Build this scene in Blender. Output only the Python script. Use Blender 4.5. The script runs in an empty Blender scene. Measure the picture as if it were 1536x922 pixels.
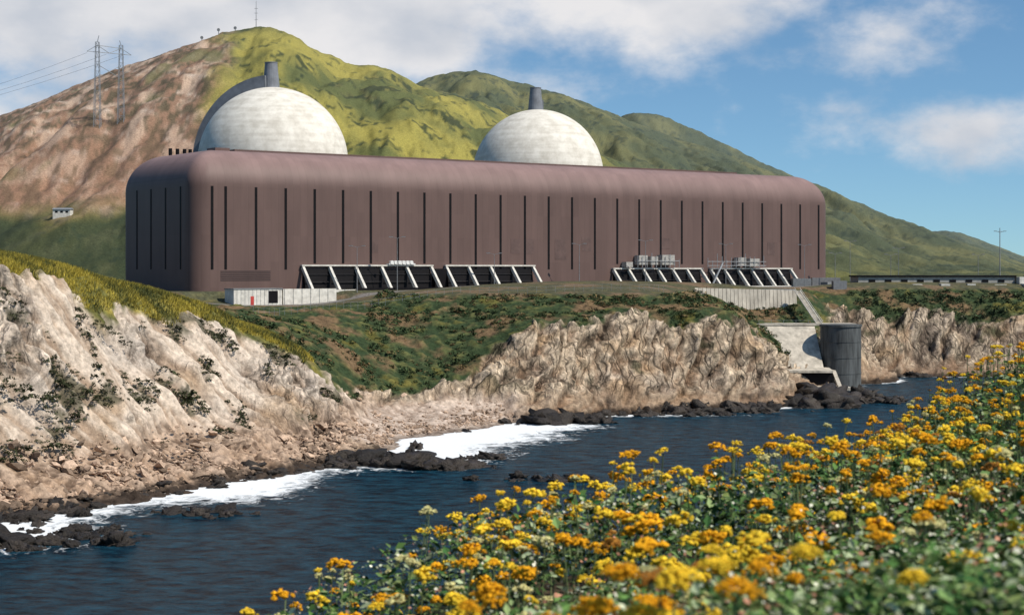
import bpy, bmesh, math, numpy as np
from mathutils import Vector
RS=np.random.RandomState(7)
scene=bpy.context.scene
CAMZ=38.0
# ------------------------------------------------------------------ helpers
def link(o,parent=None):
    scene.collection.objects.link(o)
    if parent is not None: o.parent=parent
    return o
def group(name):
    e=bpy.data.objects.new(name,None); e.empty_display_size=1; link(e); return e
def mk(name,V,F,mat,col=None,parent=None,smooth=False,attrs=None):
    V=np.asarray(V,dtype=np.float32); 
    me=bpy.data.meshes.new(name)
    if isinstance(F,np.ndarray):
        n,k=F.shape
        starts=np.arange(0,n*k,k,dtype=np.int32); idx=F.astype(np.int32).ravel()
    else:
        n=len(F); lens=[len(f) for f in F]
        starts=np.concatenate([[0],np.cumsum(lens)[:-1]]).astype(np.int32)
        idx=np.array([i for f in F for i in f],dtype=np.int32)
    me.vertices.add(len(V)); me.vertices.foreach_set('co',V.ravel())
    me.loops.add(len(idx)); me.loops.foreach_set('vertex_index',idx)
    me.polygons.add(n); me.polygons.foreach_set('loop_start',starts)
    me.update(calc_edges=True)
    me.polygons.foreach_set('use_smooth',np.full(n,bool(smooth)))
    if col is not None:
        c=np.ones((len(V),4),dtype=np.float32); c[:,:col.shape[1]]=col
        a=me.color_attributes.new(name='Col',type='FLOAT_COLOR',domain='POINT'); a.data.foreach_set('color',c.ravel())
    if attrs:
        for k2,v in attrs.items():
            a=me.attributes.new(name=k2,type='FLOAT',domain='POINT'); a.data.foreach_set('value',np.asarray(v,dtype=np.float32))
    me.validate()
    if mat: me.materials.append(mat)
    return link(bpy.data.objects.new(name,me),parent)
_p=RS.permutation(256); PERM=np.concatenate([_p,_p,_p]).astype(np.int32)
_g=RS.normal(size=(256,3)); _g/=np.linalg.norm(_g,axis=1)[:,None]; G=_g.astype(np.float32)*1.5
def noise(x,y,z=0.0):
    x,y,z=np.broadcast_arrays(np.asarray(x,np.float32),np.asarray(y,np.float32),np.asarray(z,np.float32))
    xi=np.floor(x);yi=np.floor(y);zi=np.floor(z)
    fx=x-xi;fy=y-yi;fz=z-zi
    xi=xi.astype(np.int32)&255;yi=yi.astype(np.int32)&255;zi=zi.astype(np.int32)&255
    u=fx*fx*(3-2*fx);v=fy*fy*(3-2*fy);w=fz*fz*(3-2*fz)
    out=0
    for i in (0,1):
        wx=u if i else 1-u
        a=PERM[xi+i]
        for j in (0,1):
            wy=v if j else 1-v
            b=PERM[a+yi+j]
            for k in (0,1):
                wz=w if k else 1-w
                g=G[PERM[b+zi+k]]
                out=out+wx*wy*wz*(g[...,0]*(fx-i)+g[...,1]*(fy-j)+g[...,2]*(fz-k))
    return out
def fbm(x,y,z=0.0,o=4,lac=2.03,g=.5):
    s=0;a=1;f=1
    for i in range(o):
        s=s+a*noise(x*f+i*17.3,y*f+i*5.1,z*f+i*9.7); a*=g; f*=lac
    return s
def ridged(x,y,z=0.0,o=4):
    s=0;a=1;f=1
    for i in range(o):
        s=s+a*(1-2*np.abs(noise(x*f+i*7.3,y*f+i*3.1,z*f+i*4.7))); a*=.5; f*=2.07
    return s/1.9
def ss(a,b,x):
    t=np.clip((x-a)/(b-a),0,1); return t*t*(3-2*t)
def mix(a,b,t):
    return a*(1-t[:,None])+np.asarray(b,dtype=np.float32)*t[:,None]
class RBF:
    def __init__(s,P,V,c):
        s.P=np.array(P,float); s.c=c; V=np.array(V,float)
        n=len(s.P); A=np.zeros((n+3,n+3))
        d=s.P[:,None,:]-s.P[None,:,:]
        A[:n,:n]=np.sqrt((d**2).sum(-1)+c*c)
        A[:n,n]=1;A[:n,n+1:]=s.P;A[n,:n]=1;A[n+1:,:n]=s.P.T
        B=np.zeros((n+3,V.shape[1]));B[:n]=V
        s.w=np.linalg.lstsq(A,B,rcond=None)[0]
    def __call__(s,x,y):
        x=np.ravel(x);y=np.ravel(y);out=np.zeros((len(x),s.w.shape[1]),np.float32); n=len(s.P)
        for i in range(0,len(x),40000):
            X=x[i:i+40000,None];Y=y[i:i+40000,None]
            ph=np.sqrt((X-s.P[None,:,0])**2+(Y-s.P[None,:,1])**2+s.c**2)
            out[i:i+40000]=ph@s.w[:n]+s.w[n]+X*s.w[n+1]+Y*s.w[n+2]
        return out
# ------------------------------------------------------------------ materials
def newmat(name):
    m=bpy.data.materials.new(name); m.use_nodes=True
    nt=m.node_tree; b=nt.nodes['Principled BSDF']; return m,nt,b
def N(nt,t,**k):
    n=nt.nodes.new(t)
    for a,v in k.items(): setattr(n,a,v)
    return n
def mat_attr(name,rough=.95,nscale=1.0,amt=.5,bump=.3,bdist=.3,spec=.1,rock=False):
    m,nt,b=newmat(name); L=nt.links.new
    at=N(nt,'ShaderNodeAttribute',attribute_name='Col')
    tc=N(nt,'ShaderNodeTexCoord')
    n1=N(nt,'ShaderNodeTexNoise'); n1.inputs['Scale'].default_value=nscale; n1.inputs['Detail'].default_value=6; n1.inputs['Roughness'].default_value=.68
    L(tc.outputs['Object'],n1.inputs['Vector'])
    mr=N(nt,'ShaderNodeMapRange'); mr.inputs['From Min'].default_value=.3; mr.inputs['From Max'].default_value=.7
    mr.inputs['To Min'].default_value=1-amt; mr.inputs['To Max'].default_value=1+amt
    L(n1.outputs['Fac'],mr.inputs['Value'])
    vm=N(nt,'ShaderNodeVectorMath',operation='SCALE'); L(at.outputs['Color'],vm.inputs[0]); L(mr.outputs[0],vm.inputs['Scale'])
    height=n1.outputs['Fac']; colr=vm.outputs[0]
    if rock:
        # jointed, tilted bedding: stretched cells plus long thin beds
        mp=N(nt,'ShaderNodeMapping'); mp.inputs['Rotation'].default_value=(math.radians(12),math.radians(48),math.radians(15)); mp.inputs['Scale'].default_value=(.36,.09,.09)
        dn=N(nt,'ShaderNodeTexNoise'); dn.inputs['Scale'].default_value=.13; dn.inputs['Detail'].default_value=5; L(tc.outputs['Object'],dn.inputs['Vector'])
        dsc=N(nt,'ShaderNodeVectorMath',operation='SCALE'); dsc.inputs['Scale'].default_value=8.0; L(dn.outputs['Color'],dsc.inputs[0])
        dad=N(nt,'ShaderNodeVectorMath',operation='ADD'); L(tc.outputs['Object'],dad.inputs[0]); L(dsc.outputs[0],dad.inputs[1]); L(dad.outputs[0],mp.inputs[0])
        vo=N(nt,'ShaderNodeTexVoronoi',feature='DISTANCE_TO_EDGE'); vo.inputs['Scale'].default_value=1.0; L(mp.outputs[0],vo.inputs['Vector'])
        ck=N(nt,'ShaderNodeMapRange'); ck.inputs['From Max'].default_value=.08; ck.inputs['To Min'].default_value=.15; ck.inputs['To Max'].default_value=1; L(vo.outputs['Distance'],ck.inputs['Value'])
        bn_=N(nt,'ShaderNodeTexNoise'); bn_.inputs['Scale'].default_value=2.2; bn_.inputs['Detail'].default_value=6; bn_.inputs['Roughness'].default_value=.72; L(mp.outputs[0],bn_.inputs['Vector'])
        tone=N(nt,'ShaderNodeMapRange'); tone.inputs['From Min'].default_value=.36; tone.inputs['From Max'].default_value=.60; tone.inputs['To Min'].default_value=.34; tone.inputs['To Max'].default_value=1.45; L(bn_.outputs['Fac'],tone.inputs['Value'])
        mu=N(nt,'ShaderNodeMath',operation='MULTIPLY'); L(ck.outputs[0],mu.inputs[0]); L(tone.outputs[0],mu.inputs[1])
        mm=N(nt,'ShaderNodeMix'); L(at.outputs['Alpha'],mm.inputs['Factor']); mm.inputs['A'].default_value=1; L(mu.outputs[0],mm.inputs['B'])
        v2=N(nt,'ShaderNodeVectorMath',operation='SCALE'); L(vm.outputs[0],v2.inputs[0]); L(mm.outputs['Result'],v2.inputs['Scale']); colr=v2.outputs[0]
        hm=N(nt,'ShaderNodeMath',operation='MULTIPLY_ADD'); L(mm.outputs['Result'],hm.inputs[0]); hm.inputs[1].default_value=1.0; L(n1.outputs['Fac'],hm.inputs[2]); height=hm.outputs[0]
    L(colr,b.inputs['Base Color'])
    b.inputs['Roughness'].default_value=rough; b.inputs['Specular IOR Level'].default_value=spec
    if bump>0:
        bp=N(nt,'ShaderNodeBump'); bp.inputs['Strength'].default_value=bump; bp.inputs['Distance'].default_value=bdist
        L(height,bp.inputs['Height']); L(bp.outputs[0],b.inputs['Normal'])
    return m
def mat_plain(name,c,rough=.7,amt=.18,scale=.6,bump=.1,stretch=(1,1,1),spec=.3,metal=0,c2=None):
    m,nt,b=newmat(name); L=nt.links.new
    tc=N(nt,'ShaderNodeTexCoord'); mp=N(nt,'ShaderNodeMapping'); mp.inputs['Scale'].default_value=stretch
    L(tc.outputs['Object'],mp.inputs[0])
    n1=N(nt,'ShaderNodeTexNoise'); n1.inputs['Scale'].default_value=scale; n1.inputs['Detail'].default_value=7; n1.inputs['Roughness'].default_value=.62
    L(mp.outputs[0],n1.inputs['Vector'])
    r=N(nt,'ShaderNodeValToRGB'); r.color_ramp.elements[0].position=.3; r.color_ramp.elements[1].position=.7
    lo=c2 if c2 else [x*(1-amt*1.4) for x in c]
    r.color_ramp.elements[0].color=(*lo,1); r.color_ramp.elements[1].color=(*[min(1,x*(1+amt)) for x in c],1)
    L(n1.outputs['Fac'],r.inputs[0]); L(r.outputs[0],b.inputs['Base Color'])
    b.inputs['Roughness'].default_value=rough; b.inputs['Specular IOR Level'].default_value=spec; b.inputs['Metallic'].default_value=metal
    bp=N(nt,'ShaderNodeBump'); bp.inputs['Strength'].default_value=bump; bp.inputs['Distance'].default_value=.1
    L(n1.outputs['Fac'],bp.inputs['Height']); L(bp.outputs[0],b.inputs['Normal'])
    return m
# ------------------------------------------------------------------ coast control points  X,Y,Z,rock
CP=[
# shoreline
(-95,215,0,1),(-82,236,0,1),(-77,251,0,1),(-70,262,0,1),(-55.7,285,0,1),(-44.7,303,0,1),(-35.4,319,0,1),(-28.0,333,0,1),(-24,358,0,1),(-17,379,0,1),
(-1.3,408,0,1),(15,417,0,1),(23,432,0,1),(41,440,0,1),(60,452,0,1),(79,468,0,1),(82,490,0,1),(84,508,0,1),(112,545,0,1),(124,583,0,1),(147,584,0,1),(179,587,0,1),(220,592,0,1),(320,600,0,1),
# sea bed
(-80,217,-3,1),(-70,236,-3,1),(-52,268,-3,1),(-34,298,-3,1),(-20,318,-3,1),(-13,345,-3,1),(-5,370,-3,1),(6,396,-3,1),(26,416,-4,1),(45,426,-4,1),(65,438,-4,1),(88,456,-4,1),(96,490,-4,1),(118,528,-4,1),(140,566,-4,1),(185,572,-4,1),(240,575,-4,1),
(-50,222,-9,1),(-20,250,-9,1),(0,300,-9,1),(20,360,-9,1),(50,400,-9,1),(90,430,-9,1),(125,490,-9,1),(150,540,-9,1),(200,540,-9,1),(20,215,-10,1),(80,215,-10,1),(140,215,-10,1),(110,330,-10,1),(190,400,-10,1),(260,500,-10,1),(360,560,-10,1),
# left bluff apron
(-84,262,5,1),(-83,268,6,1),(-66,290,4.6,1),(-47,318,2.6,1),(-40,345,5.2,1),(-33,345,2,1),(-33,370,2.6,1),
(-87,279,19,1),(-71,309,14.5,1),(-56,335,10.5,1),(-47.6,352,10.5,1),(-41,362,9,1),
(-90,291,33.0,1),(-81.5,305,30.8,1),(-73.8,325,26.8,.95),(-64.6,345,25,.9),(-58,357,22.0,.8),(-48,364,17.0,.8),
(-92,301,38.8,0),(-80,325,34.4,0),(-71.5,345,31.4,0),(-63,362,28.0,0),(-59,371,24.6,.1),(-47,374,19.2,.2),(-42,369,12.5,.6),(-39,364,8,1),
(-105,265,28,1),(-112,285,38,0),(-116,305,41.5,0),(-132,305,43.5,0),(-120,240,27,1),(-140,225,38,.3),(-180,300,47,0),(-200,400,43,0),
(-100,350,35,0),(-130,400,36,0),(-125,450,34,0),(-90,400,29.5,0),(-77,395,27.0,0),(-80,440,27.0,0),
# terrace and gully
(-65,412,26.3,0),(-60,450,26.3,0),(-48,450,26.8,0),(-61,400,24.5,0),(-53,418,22.8,0),(-44,412,18.3,0),(-52,395,20.5,0),(-34,412,12,0),(-36,392,6,.6),(-27,399,3.2,1),(-11,412,3.4,1),(-20,403,3.0,1),(-10,400,1.6,1),(-24,385,1.6,1),(-14,416,6,.7),(-11.6,428,12.7,.2),(-22,432,14.3,0),(-30.6,455,23.4,0),(-39.5,475,27.6,0),(-13,480,30.2,0),(-12.6,462,24,0),
(-80,488,26.6,0),(-66,496,26.6,0),(-53,503,26.8,0),(-62,478,26.4,0),(-43,500,29.2,0),(-92,480,28,0),(-36,496,30.4,0),
# promontory
(-3,431,16,1),(-5,424,10,1),(9.2,442,21.8,.55),(10.7,430,10,1),(34.7,452,23.0,.55),(34,443,10,1),(53.7,461,23.0,.55),(53,454,9.5,1),(65.6,467,22,.6),(71.5,469,13,1),(77,473,6.0,1),(22,446,22.6,.55),(2,434,18.5,.7),
(-3,440,19,0),(6,450,24,.1),(20,454,24.8,.1),(34,460,25.6,.1),(52,470,26.2,.1),
(10,475,28.7,0),(37,482,29.4,0),(57,490,28.2,0),(68,488,23,.3),(75,500,15,1),(79,500,9,1),(72,525,22,.2),
(80,556,23.4,.1),(97,552,20,.3),(62,535,28.5,0),(62,562,31,0),(100,572,30,0),(112,565,19,.7),(118,577,12,1),
(126,598,19.5,.8),(149,599,19,.8),(183,602,19,.8),(222,606,19,.8),(320,612,20,.8),(127,607,25.0,0),(149,608,24.5,0),(184,611,24.5,0),(224,614,25,0),(322,620,25,0),
(128,622,30.3,0),(150,624,30.3,0),(190,627,30.3,0),(230,632,30.3,0),(330,640,30.3,0),
(0,500,31,0),(45,512,31,0),(-102,500,30,0),(-150,500,33,0),(0,620,31,0),(100,650,31,0),(200,680,31,0),(300,700,31,0),(-150,620,35,0),(-300,600,44,0),(0,700,31,0),(-60,700,31,0),
]
CP=np.array(CP,float)
rbf=RBF(CP[:,:2],CP[:,2:],3.0)
BA=np.array([.810,.586]);BNn=np.array([.586,-.810]);BO=np.array([-96.,502.]);BL=275.8;BW=56.
RID=[ # depth, start depth, [(u,z)]
 (1500,745,[(-.6,90),(-.387,129),(-.307,174),(-.267,198),(-.227,221),(-.187,242),(-.171,250),(-.160,252),(-.150,254),(-.139,249),(-.130,242),(-.119,231),(-.091,218),(-.083,218),(-.059,204),(-.027,190),(.013,165),(.053,140),(.093,112),(.133,84),(.173,55),(.213,35),(.6,31)]),
 (2200,900,[(-.6,31),(-.2,60),(-.13,150),(-.083,250),(-.058,282),(-.051,288),(-.031,299),(-.011,293),(.009,279),(.045,257),(.069,235),(.093,214),(.109,203),(.133,186),(.165,159),(.193,139),(.229,104),(.257,82),(.285,62),(.307,44),(.333,34),(.6,31)]),
 (2600,2100,[(.03,31),(.05,200),(.062,272),(.073,282),(.087,281),(.109,257),(.133,224),(.165,188),(.2,150),(.24,90),(.3,31)]),
 (3100,2400,[(.15,31),(.22,100),(.245,105),(.265,109),(.285,86),(.307,60),(.35,32),(.6,31)]),
]
def hills(X,Y):
    u=X/Y; z=np.full_like(X,-99.); rid=np.zeros_like(X)
    for k,(Dr,D0,pts) in enumerate(RID):
        pu=[p[0] for p in pts];pz=[p[1] for p in pts]
        zr=(np.interp(u-.004,pu,pz)+np.interp(u,pu,pz)*2+np.interp(u+.004,pu,pz))/4
        t=np.clip((Y-D0)/(Dr-D0),0,1)
        h=31+(zr-31)*(1-(1-t)**(1.5 if k!=1 else 1.25))
        h=np.where(Y>Dr,zr-(Y-Dr)*.4,h)
        am=np.clip((zr-31)/120,0,1)*np.clip(t*5,0,1)*np.clip((1-t)*4+.06,0,1)
        s=X/(Dr*.05)
        g=ridged(s+.35*noise(X/200.,Y/260.,k*3.),Y/(Dr*.32),k*7.+1,4)
        h=h-am*(22 if k==0 else 34)*(g-.25)
        h=np.where(Y<D0,-99,h)
        rid=np.where(h>z,k,rid); z=np.maximum(z,h)
    return z,rid
def bpos(X,Y):
    dx=X-BO[0];dy=Y-BO[1]
    return dx*BA[0]+dy*BA[1], dx*BNn[0]+dy*BNn[1]   # s, p(out front)
def ground(X,Y):
    X=np.ravel(np.asarray(X,float));Y=np.ravel(np.asarray(Y,float))
    z=np.full(len(X),31.);R=np.zeros(len(X))
    near=Y<760
    o=rbf(X[near],Y[near])
    z[near]=o[:,0];R[near]=o[:,1]
    f=ss(640,740,Y); base=31+np.clip((-X-60)/60,0,6)
    z=z*(1-f)+base*f; R=R*(1-f)
    s,p=bpos(X,Y)
    pr=20-12*ss(52,40,s)
    q=ss(pr,pr*.4,p)*ss(-25,-6,s)*ss(300,285,s)
    z=z*(1-q)+30.97*q
    hz,rid=hills(X,Y)
    z2=np.where(Y>700,np.maximum(z,hz),z)
    return z2,R,rid,q
# ------------------------------------------------------------------ terrain
u=np.concatenate([np.linspace(-.62,-.335,36)[:-1],np.arange(-.335,.335,.00096),np.linspace(.335,.62,36)])
yy=np.concatenate([np.arange(213,250,.6),np.arange(250,482,.38),np.arange(482,640,.8),np.geomspace(640,3900,280)])
U,YY=np.meshgrid(u,yy); nr,nc=U.shape
X=(U*YY).ravel();Y=YY.ravel()
z,R,rid,q=ground(X,Y)
P=np.stack([X,Y,z],1).reshape(nr,nc,3)
du=np.gradient(P,axis=1);dv=np.gradient(P,axis=0)
Nn=np.cross(du,dv);Nn/=np.linalg.norm(Nn,axis=2)[:,:,None]+1e-9
Nn=Nn.reshape(-1,3)
near=(Y<660)
nz=np.zeros(len(X));nz2=nz.copy();st=nz.copy();big=nz.copy();fine=nz.copy();strk=nz.copy();fold=nz.copy();outc=nz.copy();slab=nz.copy()
i=np.where(near)[0];x_,y_,z_=X[i],Y[i],z[i]
big[i]=fbm(x_/16,y_/16,z_/16,3)
nz[i]=ridged(x_/7,y_/7,z_/7,4)-.4
nz2[i]=fbm(x_/2.6,y_/2.6,z_/2.6,4)
warp=2.5*noise(x_/14,y_/14,z_/14)
qb=(x_*.80-z_*.60+warp*1.8)
st[i]=ridged(qb/4.4,(y_+z_*.3)/22,(x_*.60+z_*.80)/22,4)-.4
# slabs: sawtooth steps across the bedding (overhanging edges catch shadow)
sa=(qb+2.0*noise(x_/7,y_/7,z_/7))/6.5; fr=sa-np.floor(sa); slab[i]=np.where(fr<.82,fr/.82,(1-fr)/.18)-.5
fold[i]=ridged((x_*.95-z_*.35)/17,(y_)/40,(z_)/34.,2)-.4
tg=(x_*.55+y_*.83)
strk[i]=fbm((tg+z_*.55)/2.4,z_/16,(x_-y_)/60,5)
fine[i]=noise(x_/1.1,y_/1.1,z_/1.1)
outc[i]=ss(.0,.38,noise(x_/20,y_/20,z_/20+50.)+.25*noise(x_/6,y_/6,z_/6))
isleft=ss(-25,-38,X)*(Y<400)
bch=ss(6.5,4,z)*ss(-40,-33,X)*ss(6,-4,X)*ss(340,352,Y)*(Y<424)
Rk=ss(.44,.58,R+.20*big+.14*nz2)
Rk=np.where(near,Rk,0)
cl=Rk*ss(-4,2,z)*(1-q)*(1-.93*bch)
prom=(1-isleft)
oc=np.clip(outc*.9+ss(-58,-46,X)*.5,0,1)
slm=ss(-.3,.2,big+.2)
disp=cl*(prom*(st*2.6+slab*2.6*slm+nz*1.6+fold*4.4-.3+.6*nz2)+isleft*(nz*(.5+2.7*oc)+strk*(1.0+.5*oc)+fold*2.2-.4+nz2*(.2+.6*oc))+big*1.8+.15*fine)
lo=ss(5,1.5,z)*cl
disp=disp*(1-.45*lo)+lo*(.9*nz2+.6*np.abs(fine))+bch*(.25*nz2+.12*fine)
gr=(1-Rk)*near*(1-q)*ss(0,3,z)
isplat=np.maximum(ss(29.6,30.7,z)*(Y>470),ss(478,486,Y)*ss(-30,-40,X))
shr=fbm(X[i]/3.2,Y[i]/3.2,0,3); shrub=np.zeros(len(X)); shrub[i]=shr
disp=disp+gr*(1-isplat)*(shrub*.7+big*1.1)*ss(380,400,Y+ (X>-38)*100)+gr*(1-isplat)*.25*nz2
V=P.reshape(-1,3)+Nn*disp[:,None]
j=np.where(Y>745)[0]
hn=fbm(X[j]/40,Y[j]/55,0,4); hn2=fbm(X[j]/9,Y[j]/14,5.,3)
V[j,2]+=hn*2.5+hn2*1.1
# ---- colours
cream=np.array([.52,.41,.295]);grey=np.array([.29,.235,.19]);brown=np.array([.22,.137,.085]);dark=np.array([.038,.028,.022]);ochre=np.array([.39,.26,.15])
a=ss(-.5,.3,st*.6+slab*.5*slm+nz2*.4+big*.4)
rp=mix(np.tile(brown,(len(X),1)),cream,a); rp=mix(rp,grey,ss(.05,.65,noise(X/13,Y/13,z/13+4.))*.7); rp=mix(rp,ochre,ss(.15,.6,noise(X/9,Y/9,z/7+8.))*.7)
rp=mix(rp,dark,ss(-.2,-.7,st+.35*nz2+.2*fine)*.92)  # AO-like crevice shade painted into the rock colour
rp=mix(rp,dark*1.6,slm*ss(-.25,-.48,slab)*.7)  # slab steps get the same painted shade at their low edges
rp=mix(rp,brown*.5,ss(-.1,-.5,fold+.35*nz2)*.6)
rp=mix(rp,grey*.55,ss(52,75,X)*ss(.25,-.35,fold+.4*nz2)*.6)
b2=ss(-.55,.3,strk+.3*nz2)
rl=mix(np.tile(np.array([.31,.225,.16]),(len(X),1)),np.array([.57,.47,.375]),b2); rl=mix(rl,np.array([.45,.385,.325]),ss(0,.6,noise(X/15,Y/15,z/15+2.)))
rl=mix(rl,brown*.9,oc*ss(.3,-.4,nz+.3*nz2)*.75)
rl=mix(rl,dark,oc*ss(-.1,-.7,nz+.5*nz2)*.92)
rl=mix(rl,ochre*.95,ss(.15,.55,big)*.45)
apr=ss(11,4,z+4*big)*ss(-120,-60,-np.abs(X+60))
rl=mix(rl,np.array([.36,.235,.155]),apr*.7); rl=mix(rl,np.array([.09,.058,.04]),apr*ss(.15,-.5,nz2+fine*.7)*.85)
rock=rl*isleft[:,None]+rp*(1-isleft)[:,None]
rock=mix(rock,brown*.9,ss(7,2.5,z+2*nz2)*(1-isleft)*.6)
rock=mix(rock,dark*.8,ss(1.6,.3,z+.9*nz2+.5*big)*.94*(1-bch))
bc_=mix(np.tile(np.array([.30,.225,.175]),(len(X),1)),np.array([.50,.40,.325]),ss(-.5,.5,nz2+.5*fine)); bc_=bc_*(.45+.55*ss(.0,.7,z+.2*nz2))[:,None]
rock=rock*(1-bch)[:,None]+bc_*bch[:,None]
vegpatch=ss(.22,.4,noise(X/8,Y/8,z/6+31.)+.35*nz2-.1)*ss(4,9,z)
rock=mix(rock,np.array([.055,.055,.03]),vegpatch*.8)
g1=np.array([.032,.050,.022]);g2=np.array([.105,.110,.04]);gb=np.array([.19,.115,.065]);gy=np.array([.32,.25,.05])
gn=shrub+.4*nz2
gr_=mix(np.tile(g1,(len(X),1)),g2,ss(-.1,.9,gn)); 
bn=np.zeros(len(X));bn[i]=fbm(X[i]/14,Y[i]/14,9.,3)
gr_=mix(gr_,gb,ss(.0,.45,bn+.25*nz2)*.75)
gr_=mix(gr_,gy*.6,ss(.3,.7,-bn+.3*nz2)*.45)
lb=ss(-36,-50,X)*ss(392,378,Y)
gr_=mix(gr_,np.array([.17,.155,.045])*.9,lb*.8); gr_=mix(gr_,gy,lb*ss(-.1,.6,shrub+bn)*.7); gr_=mix(gr_,np.array([.045,.055,.02]),lb*ss(.0,-.6,gn)*.6)
pl=isplat*near*ss(.25,-.1,R)
gr_=mix(gr_,np.array([.17,.13,.095]),pl*.35)
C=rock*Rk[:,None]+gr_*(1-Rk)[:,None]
road=(ss(3,1,np.abs(bpos(X,Y)[1]-16)))*(Y>470)*near
C=mix(C,np.array([.17,.155,.145]),np.clip(road,0,1))
alpha=Rk*ss(2,7,z+1.5*nz2)*(prom*.85+isleft*(.12+.6*oc))*(1-bch)
# hills colours
uj=X[j]/Y[j];zj=V[j,2];rj=rid[j]
n1=fbm(X[j]/70,Y[j]/160,2.,4);n2=fbm(X[j]/16,Y[j]/40,3.,4);n3=fbm(X[j]/5,Y[j]/12,7.,2)
k=len(j)
hc=mix(np.tile(np.array([.095,.105,.034]),(k,1)),np.array([.285,.245,.055]),ss(-.5,.4,n1+.35*n2))
hc=mix(hc,np.array([.20,.13,.065]),ss(.25,.75,-n1*.5+n2*.6)*.5)
hc=mix(hc,np.array([.028,.040,.017]),ss(.16,.5,n2*.8+n3*.6-.25*n1)*.9)
hc=mix(hc,np.array([.060,.072,.034]),ss(.02,.09,uj+n1*.03)*.65)
hc=mix(hc,np.array([.055,.066,.036]),(rj>=1)*.6)
hc=mix(hc,np.array([.18,.165,.06]),(rj>=1)*ss(.0,.6,n1+.3*n2)*.5)
hc=mix(hc,np.array([.022,.032,.018]),(rj>=1)*ss(.1,.5,n2*.8+n3*.5)*.6)
hc=mix(hc,np.array([.05,.062,.025]),ss(215,245,zj+8*n2)*(rj<1)*.5)
lw=zj+14*n1+5*n2
tan=ss(-.162,-.184,uj+.018*n1+.006*n2)*ss(58,78,lw)
tc_=mix(np.tile(np.array([.235,.14,.09]),(k,1)),np.array([.43,.31,.225]),ss(-.2,.5,n2+.5*n3)); tc_=mix(tc_,np.array([.06,.055,.03]),ss(-.02,.3,n3*.9-n2*.6+.2*n1)*.8)
road2=ss(.05,0,np.abs(((zj+ .12*X[j]+6*n1)/17)%1-.5))*.8
tc_=mix(tc_,np.array([.50,.40,.32]),road2*ss(-.2,.2,n2))
tc_=mix(tc_,np.array([.26,.145,.09]),ss(150,90,zj)*.45)
gp=ss(.34,.6,-n1+.3*n2)
tc_=mix(tc_,np.array([.10,.10,.035]),gp*.8)
hc=hc*(1-tan)[:,None]+tc_*tan[:,None]
lowl=ss(-.14,-.18,uj)*(1-ss(58,78,lw))
hc=mix(hc,np.array([.028,.040,.022]),lowl*.9)
hc=mix(hc,np.array([.08,.085,.04]),lowl*ss(.1,.5,n2)*.6)
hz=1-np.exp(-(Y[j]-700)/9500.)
hc=mix(hc,np.array([.22,.27,.31]),hz*.8)  # aerial haze painted into the vertex colours, growing with distance
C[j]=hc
ii=np.arange(nr*nc).reshape(nr,nc)
F=np.stack([ii[:-1,:-1],ii[:-1,1:],ii[1:,1:],ii[1:,:-1]],-1).reshape(-1,4)
M_ter=mat_attr('terrain_soil_rock_grass',nscale=.9,amt=.45,bump=.7,bdist=.7,rock=True)
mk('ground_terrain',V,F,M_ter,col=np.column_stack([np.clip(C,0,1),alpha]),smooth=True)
def gz(x,y): 
    return ground(x,y)[0]
# ------------------------------------------------------------------ sea
xs=np.concatenate([np.linspace(-9000,-110,12)[:-1],np.arange(-110,260,1.1),np.linspace(260,9000,14)])
ys=np.concatenate([np.linspace(-9000,205,12)[:-1],np.arange(205,600,1.1),np.linspace(600,700,14)])
XX,Y2=np.meshgrid(xs,ys);r2,c2=XX.shape;wx=XX.ravel();wy=Y2.ravel()
inn=(wx>-115)&(wx<265)&(wy>200)&(wy<605)
h=np.full(len(wx),-10.);h[inn]=ground(wx[inn],wy[inn])[0]
def blob(x,y,rx,ry): return np.exp(-(((wx-x)/rx)**2+((wy-y)/ry)**2))
surf=.42*blob(-4,380,22,26)+.40*blob(-66,234,16,24)+.33*blob(-44,285,12,20)+.38*blob(8,400,26,10)+.36*blob(-13,332,12,26)+.32*blob(44,430,46,8)+.3*blob(92,468,20,14)+.24*blob(10,330,22,26)+.15*blob(20,370,34,20)+.13*blob(-30,262,20,30)
surf=np.minimum(surf,.44)
foam=ss(-5.2,-.5,h)*.34+surf*ss(-12,-4,h)+ss(-1.4,-.4,h)*.12
ii=np.arange(r2*c2).reshape(r2,c2)
F=np.stack([ii[:-1,:-1],ii[:-1,1:],ii[1:,1:],ii[1:,:-1]],-1).reshape(-1,4)
m,nt,b=newmat('sea_water'); L=nt.links.new
tc=N(nt,'ShaderNodeTexCoord'); at=N(nt,'ShaderNodeAttribute',attribute_name='foam')
mp=N(nt,'ShaderNodeMapping'); mp.inputs['Scale'].default_value=(.5,.8,1); mp.inputs['Rotation'].default_value=(0,0,math.radians(25)); L(tc.outputs['Object'],mp.inputs[0])
w1=N(nt,'ShaderNodeTexNoise'); w1.inputs['Scale'].default_value=.42; w1.inputs['Detail'].default_value=8; w1.inputs['Roughness'].default_value=.74; L(mp.outputs[0],w1.inputs['Vector'])
bp=N(nt,'ShaderNodeBump'); bp.inputs['Strength'].default_value=1; bp.inputs['Distance'].default_value=3.2; L(w1.outputs['Fac'],bp.inputs['Height'])
mpf=N(nt,'ShaderNodeMapping'); mpf.inputs['Scale'].default_value=(.9,.62,1); mpf.inputs['Rotation'].default_value=(0,0,math.radians(35)); L(tc.outputs['Object'],mpf.inputs[0])
fn=N(nt,'ShaderNodeTexNoise'); fn.inputs['Scale'].default_value=.30; fn.inputs['Detail'].default_value=10; fn.inputs['Roughness'].default_value=.76; fn.inputs['Distortion'].default_value=1.2; L(mpf.outputs[0],fn.inputs['Vector'])
ad=N(nt,'ShaderNodeMath',operation='ADD'); L(fn.outputs['Fac'],ad.inputs[0]); L(at.outputs['Fac'],ad.inputs[1])
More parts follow.
